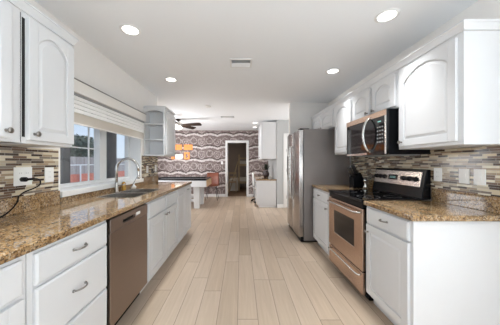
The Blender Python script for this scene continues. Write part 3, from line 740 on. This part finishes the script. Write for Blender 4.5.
# ------------------------------------------------------------ ceiling fittings
can = None
spots = [(-.99, 1.96, 'recessed ceiling light nearest the camera on the left'), (1.18, 1.77, 'recessed ceiling light nearest the camera on the right'),
         (-1.0, 3.13, 'recessed ceiling light above the faucet end of the left counter'), (1.19, 2.84, 'recessed ceiling light above the tall right cabinet'),
         (.42, 6.55, 'small recessed ceiling light in front of the desk nook cabinet, nearer one'), (.46, 7.35, 'small recessed ceiling light farthest back by the desk nook'),
         (-1.0, .6, 'bare fill lamp added over the left counter behind the frame edge'), (1.0, .5, 'bare fill lamp added on the right just behind the frame edge'),
         (-1.0, -1.2, 'bare fill lamp added far behind the camera on the left'), (1.0, -1.2, 'bare fill lamp added far behind the camera on the right')]
for i, (x, y, lab) in enumerate(spots):
    if can is None:
        can = thing('recessed_light', lab, 'ceiling light', (x, y, CH), 'recessed ceiling lights')
        K = 32; m = MB(); pr = [(.088, 0), (.088, -.004), (.078, -.008), (.066, -.004), (.066, 0)]
        m.bm.free(); m.bm = bmesh.new(); rs = []
        for r, h in pr: rs.append([m.bm.verts.new((x+r*math.cos(2*PI*j/K), y+r*math.sin(2*PI*j/K), CH+h)) for j in range(K)])
        for a, b in zip(rs, rs[1:]):
            for j in range(K): m.bm.faces.new((a[j], a[(j+1) % K], b[(j+1) % K], b[j]))
        m.build('trim_ring', TRIM, can)
        MB().lathe((x, y, CH), (0, 0, -1), [(.066, 0), (.066, .002)], 32).build('lens', CAN, can)
    elif i < 6: dup(can, (x, y, CH), lab)
    area('recessed_and_fill_lamp', (x, y, CH-.012), (0, 0, 0), .12, .12, P_CAN if i < 6 else P_REAR, (.95, .98, 1), 'DISK', 1.2)  # rear ones are bare fill lamps added for bounce, without fixtures
t = thing('ceiling_vent', 'white rectangular ceiling air vent with dark slots', 'air vent', (0, 2.61, CH))
MB().grid([-.13, -.11, .11, .13], [2.50, 2.52, 2.70, 2.72], {(1, 1)}, -.008, 0, FU(CH)).build('frame', TRIM, t, .002)
MB().box((-.11, 2.52, CH-.002), (.11, 2.70, CH)).build('vent_shade', DARK, t)  # dark plate painted for the shade up inside the vent
for i in range(9):
    y = 2.53+i*.02
    MB().prism([(y+.006, CH-.002), (y+.008, CH-.002), (y+.002, CH-.010), (y, CH-.010)] if i < 4 else [(y, CH-.002), (y+.002, CH-.002), (y+.012, CH-.011), (y+.010, CH-.011)], -.11, .11, lambda a, b, n: Vector((n, a, b))).build('slat', TRIM, t)
t = thing('ceiling_vent', 'thin grey ceiling vent far back over the pool room', 'air vent', (-.34, 5.7, CH))
MB().box((-.52, 5.62, CH-.006), (-.18, 5.78, CH)).build('frame', GREYAL, t, .001)
for i in range(5): MB().box((-.50, 5.635+i*.028, CH-.009), (-.20, 5.645+i*.028, CH-.006)).build('slat', TRIM, t)
t = thing('smoke_detector', 'round white smoke detector on the ceiling', 'smoke detector', (-.69, 4.6, CH))
MB().lathe((-.69, 4.6, CH), (0, 0, -1), [(.065, 0), (.065, .015), (.05, .03), (.02, .034)]).build('body', PLATE, t)

# ceiling fan
fx, fy = -1.72, 6.0
t = thing('ceiling_fan', 'dark bladed ceiling fan with bright lamp over the pool table', 'ceiling fan', (fx, fy, 2.15))
MB().lathe((fx, fy, CH), (0, 0, -1), [(.07, 0), (.065, .03), (.018, .05), (.014, .06), (.014, .09)]).build('canopy', BLADE, t)
MB().lathe((fx, fy, 2.37), (0, 0, -1), [(.05, 0), (.10, .02), (.105, .09), (.07, .12)]).build('motor', CHROME, t)
MB().lathe((fx, fy, 2.25), (0, 0, -1), [(.07, 0), (.105, .015), (.10, .05), (.06, .075), (.01, .085)]).build('lamp_glass', FANL, t)
for i in range(5):
    a = math.radians(-12+72*i); c, s_ = math.cos(a), math.sin(a)
    T_ = lambda u, v, n: Vector((fx+u*c-v*s_, fy+u*s_+v*c, 2.285+n-v*.38))
    MB().prism([(.13, -.045), (.40, -.06), (.64, -.065), (.67, -.04), (.67, .04), (.64, .065), (.40, .06), (.13, .045)], -.006, .006, T_).build('blade', BLADE, t)
lp = bpy.data.lights.new('fan_lamp', 'POINT'); lp.energy = 8; lp.shadow_soft_size = .08; lp.color = (1, .9, .78)
lo = bpy.data.objects.new('fan_lamp', lp); COL.objects.link(lo); lo.location = (fx, fy, 2.10)

# ------------------------------------------------------------ pool room
t = thing('pool_table', 'white pool table with black top rail beyond the left counter', 'pool table', (-2.1, 6.55, 0))
px0, px1, py0, py1 = -2.50, -.93, 5.86, 6.85
m = MB().box((px0, py0, .60), (px1, py0+.05, .775)).box((px0, py1-.05, .60), (px1, py1, .775)).box((px0, py0+.05, .60), (px0+.05, py1-.05, .775))
m.build('apron', MW, t, .006)
MB().box((px1-.05, py0+.05, .60), (px1+.012, py1-.05, .79)).build('end_board', OAK, t, .005)
MB().grid([px0-.01, px0+.12, px1-.12, px1+.0], [py0-.01, py0+.12, py1-.12, py1+.01], {(1, 1)}, .776, .815, ID).build('rail', BLACK, t, .01)
MB().box((px0+.05, py0+.05, .74), (px1-.05, py1-.05, .785)).build('bed', FELT, t)
for (x, y) in ((px0+.35, py0+.12), (px1-.36, py0+.12), (px0+.35, py1-.26), (px1-.36, py1-.26)):
    MB().prism(rect(x, x+.15, y, y+.15), 0, .605, ID, rect(x-.01, x+.16, y-.01, y+.16)).build('leg', MW, t, .006)
for y in (py0+.17, py1-.22): MB().box((px0+.5, y, .18), (px1-.37, y+.05, .25)).build('stretcher', MW, t, .004)
# rust chair
cx_, cy_ = -.98, 7.45
t = thing('side_chair', 'rust leather chair with thin black legs by the patterned wall', 'chair', (cx_, cy_, 0))
m = MB()
K = 10; verts = []
prof = [(.24, .50), (.18, .46), (0, .44), (-.14, .455), (-.20, .52), (-.235, .68), (-.25, .90)]   # (depth, z), back at -depth
for (dp, z) in prof:
    row = []
    for i in range(K+1):
        s_ = (i/K-.5)*2; wv = .23 if z < .6 else .21
        row.append(m.bm.verts.new((cx_+s_*wv, cy_-dp*-1*-1+(-.05*s_*s_ if z > .5 else 0), z+.03*s_*s_-(0.03*abs(s_)**3 if z > .85 else 0))))
    verts.append(row)
for a, b in zip(verts, verts[1:]):
    for i in range(K): m.bm.faces.new((a[i], a[i+1], b[i+1], b[i]))
o = m.build('seat', RUST, t, smooth=True); md = o.modifiers.new('solid', 'SOLIDIFY'); md.thickness = .03
for sx_ in (-1, 1):
    for sy_ in (-1, 1): MB().tube([(cx_+sx_*.13, cy_+sy_*.12, .445), (cx_+sx_*.20, cy_+sy_*.21, 0)], [.011, .008], 8).build('leg', BLACKM, t)
# orange glass wall light
t = thing('wall_light', 'glowing orange glass panels with white centre on the patterned wall', 'wall light', (-2.25, YB-.03, 1.35))
F = FF(YB)
def opanel(x0, x1, y0, y1, mat, nm='panel'):  # pixel-measured extents converted to the wall plane once
    k = YB/219
    MB().box(((x0-241)*k, 1.26+(162.5-y1)*k, .0), ((x1-241)*k, 1.26+(162.5-y0)*k, .03), F).build(nm, mat, t, .006)
opanel(175.0, 182.0, 144.6, 150, ORANGE); opanel(184.0, 192.6, 144.6, 150, ORANGE); opanel(165.0, 173.0, 144.6, 150, ORANGE)
opanel(171.5, 174.6, 155.5, 159.2, ORANGE)
opanel(175.6, 182.6, 154.6, 158.6, WHITEL, 'centre_panel')
k = YB/219
MB().grid([(184.2-241)*k, (185.8-241)*k, (188-241)*k, (189.6-241)*k], [1.26+(162.5-159.4)*k, 1.26+(162.5-157.7)*k, 1.26+(162.5-154)*k, 1.26+(162.5-152.3)*k], {(1, 1)}, 0, .03, F).build('square_ring', ORANGE, t)

# ------------------------------------------------------------ desk nook
t = thing('desk_cabinet', 'white desk base cabinet in the back nook', 'cabinet', (.72, 6.4, 0))
MB().box((.45, 6.12, .07), (.99, 6.65, .755)).box((.50, 6.135, 0), (.99, 6.65, .07)).build('carcass', MW, t, .003)
F = FR(.45)
for v0, v1 in ((.60, .74), (.34, .585), (.09, .325)):
    d = drawer_mb(F, 6.14, 6.63, v0, v1, .018).build('drawer', MW, t); knob(F, 6.385, (v0+v1)/2, d, T=.018)
t = thing('desk_cabinet', 'white desk base cabinet at the far end of the nook', 'cabinet', (.72, 7.8, 0))
MB().box((.45, 7.5, .07), (.99, 8.05, .755)).box((.50, 7.5, 0), (.99, 8.05, .07)).build('carcass', MW, t, .003)
tag(MB().box((.42, 6.105, .755), (.995, 8.06, .79)).build('countertop', GRAN, None, .005), 'brown granite desk top in the back nook', 'countertop')
upper('white wall cabinet above the desk in the back nook', 'R', 6.12, 7.3, 1.36, 2.40,
      [(6.15, 6.70, 1.38, 2.38, 6.66, 1.42), (6.72, 7.27, 1.38, 2.38, 6.76, 1.42)], None, None, .08, depth=.40, xw=.998)
t = thing('potted_plant', 'dark leafy plant in a dark vase on the nook desk', 'plant', (.78, 6.85, .79))
MB().lathe((.78, 6.85, .79), (0, 0, 1), [(.06, 0), (.10, .06), (.11, .12), (.06, .20), (.07, .22)]).build('vase', VASE, t)
m = MB()
for i in range(60):
    a = random.random()*2*PI; el = random.random()*1.2+.2; r = .08+random.random()*.16
    d = Vector((math.cos(a)*math.cos(el), math.sin(a)*math.cos(el), math.sin(el))); b = Vector((.78, 6.85, 1.02)); c = b+d*r
    c.x = min(c.x, .93)
    n = d.cross(Vector((0, 0, 1))).normalized()*.022
    q = [m.bm.verts.new(x) for x in (b+d*.02, c-d*.04+n, c, c-d*.04-n)]; m.bm.faces.new(q)
m.build('foliage', LEAF, t)
# office chair
ox, oy = .60, 7.0
t = thing('office_chair', 'white swivel office chair with black base at the nook desk', 'chair', (ox, oy, 0))
o = MB().box((ox-.22, oy-.22, .43), (ox+.22, oy+.22, .49)).build('seat', PLATE, t, .03, 4)
MB().prism([(-.20, .52), (.20, .52), (.18, .92), (-.18, .92)], -.02, .02, lambda u, v, n: Vector((ox-.20+n-.05*(v-.5), oy+u, v))).build('backrest', PLATE, t, .018, 4)
MB().tube([(ox-.10, oy, .44), (ox-.20, oy, .47), (ox-.215, oy, .60)], .015).build('back_support', BLACK, t)
MB().lathe((ox, oy, .08), (0, 0, 1), [(.035, 0), (.03, .1), (.018, .12), (.018, .35)]).build('column', BLACK, t)
for i in range(5):
    a = 2*PI*i/5+.3; q = Vector((ox+.26*math.cos(a), oy+.26*math.sin(a), .065))
    l_ = MB().tube([(ox, oy, .11), q], [.025, .015]).build('leg', BLACK, t)
    MB().lathe(q+Vector((0, .012, -.035)), (0, -1, 0), [(.028, 0), (.03, .012), (.028, .024)]).build('caster', BLACK, l_)

# ------------------------------------------------------------ bedroom
t = thing('bunk_bed', 'light wooden bunk bed seen through the doorway', 'bunk bed', (.45, 10.2, 0))
bx0, bx1, by0, by1 = -.12, 1.2, 9.75, 10.7
for x in (bx0, bx1-.06):
    for y in (by0, by1-.06): MB().box((x, y, 0), (x+.06, y+.06, 1.62)).build('post', WOODD, t, .004)
for z in (.32, 1.10):
    for y in (by0+.01, by1-.04): MB().box((bx0+.06, y, z), (bx1-.06, y+.03, z+.10)).build('rail', WOODD, t)
    MB().box((bx0+.062, by0+.045, z+.05), (bx1-.062, by1-.045, z+.24)).build('mattress', LINEN, t, .04, 3)
MB().box((bx0+.06, by0+.01, 1.42), (bx1-.06, by0+.03, 1.48)).build('guard_rail', WOODD, t)
MB().tube([(-.50, 9.5, 0), (-.14, 9.71, 1.30)], .022, 8).build('ladder', WOODD, t)
tag(MB().box((-.52, 9.72, 0), (-.14, 11.0, .50)).build('low_bed', LINEN, None, .03, 3), 'low bed with pale bedding left of the bunk bed', 'bed')
t = thing('wooden_chair', 'small wooden chair inside the bedroom doorway', 'chair', (-.36, 9.3, 0))
MB().box((-.52, 9.15, .42), (-.20, 9.47, .45)).build('seat', OAK, t, .004)
MB().box((-.52, 9.45, .60), (-.20, 9.47, .66)).box((-.52, 9.45, .76), (-.20, 9.47, .84)).build('backrest', WOODD, t, .004)
for x in (-.52, -.225):
    MB().box((x, 9.155, 0), (x+.025, 9.18, .42)).build('leg', WOODD, t); MB().box((x, 9.445, 0), (x+.025, 9.47, .84)).build('leg', WOODD, t)

# ------------------------------------------------------------ outside
struct('ground_outside', MB().prism([(-40, -6), (-1.86, -6), (-1.86, 3.9), (-4.1, 8.3), (-4.1, 60), (-40, 60)], -.3, -.12), CONC)
t = thing('patio_cover', 'grey flat patio cover outside the kitchen window', 'patio cover', (-3.2, 3.5, -.12))
MB().prism([(-4.7, -1), (-1.73, -1), (-1.86, 3.9), (-4.1, 8.3), (-4.7, 8.3)], 2.47, 2.56).build('roof', SOFF, t)
MB().box((-2.72, 3.20, -.12), (-2.60, 3.34, 2.47)).build('post', POSTG, t, .005)
MB().box((-2.75, 4.30, -.12), (-2.62, 4.62, 2.47)).build('post', POSTG, t, .005)
MB().box((-3.55, 5.45, -.12), (-3.40, 5.75, 2.47)).build('post', POSTG, t, .005)
m = MB().box((-14.1, 5, -.12), (-14.0, 40, 1.75))
fe = m.build('garden_fence', FENCE); tag(fe, 'pale wooden garden fence outside the window', 'fence')
t = thing('safety_fence', 'orange red mesh pool fence outside the window', 'fence', (-9, 12, -.12))
MB().box((-9.05, 5, -.12), (-9.0, 30, .62)).build('mesh_panel', REDF, t)
for i in range(14): MB().box((-8.99, 5+i*1.8, -.12), (-8.94, 5.06+i*1.8, 1.15)).build('post', PLATE, t)
MB().box((-8.99, 5, 1.10), (-8.95, 30, 1.15)).build('top_rail', PLATE, t)
t = thing('tree', 'bushy green tree beyond the garden fence', 'tree', (-17, 23, -.12))
MB().tube([(-17, 23, -.12), (-17, 23, 2.5)], [.2, .12]).build('trunk', TRUNK, t)
m = MB()
for i in range(1800):
    v = Vector((random.gauss(0, 1), random.gauss(0, 1), random.gauss(0, 1))).normalized()*(random.random()**.4)
    c = Vector((-17, 23, 2.7))+Vector((v.x*1.9, v.y*1.9, v.z*1.5))
    a = Vector((random.uniform(-1, 1), random.uniform(-1, 1), random.uniform(-1, 1))).normalized()*.17; b = a.cross(v).normalized()*.12
    q = [m.bm.verts.new(x) for x in (c-a, c+b, c+a, c-b)]; m.bm.faces.new(q)
m.build('foliage', TREEL, t)
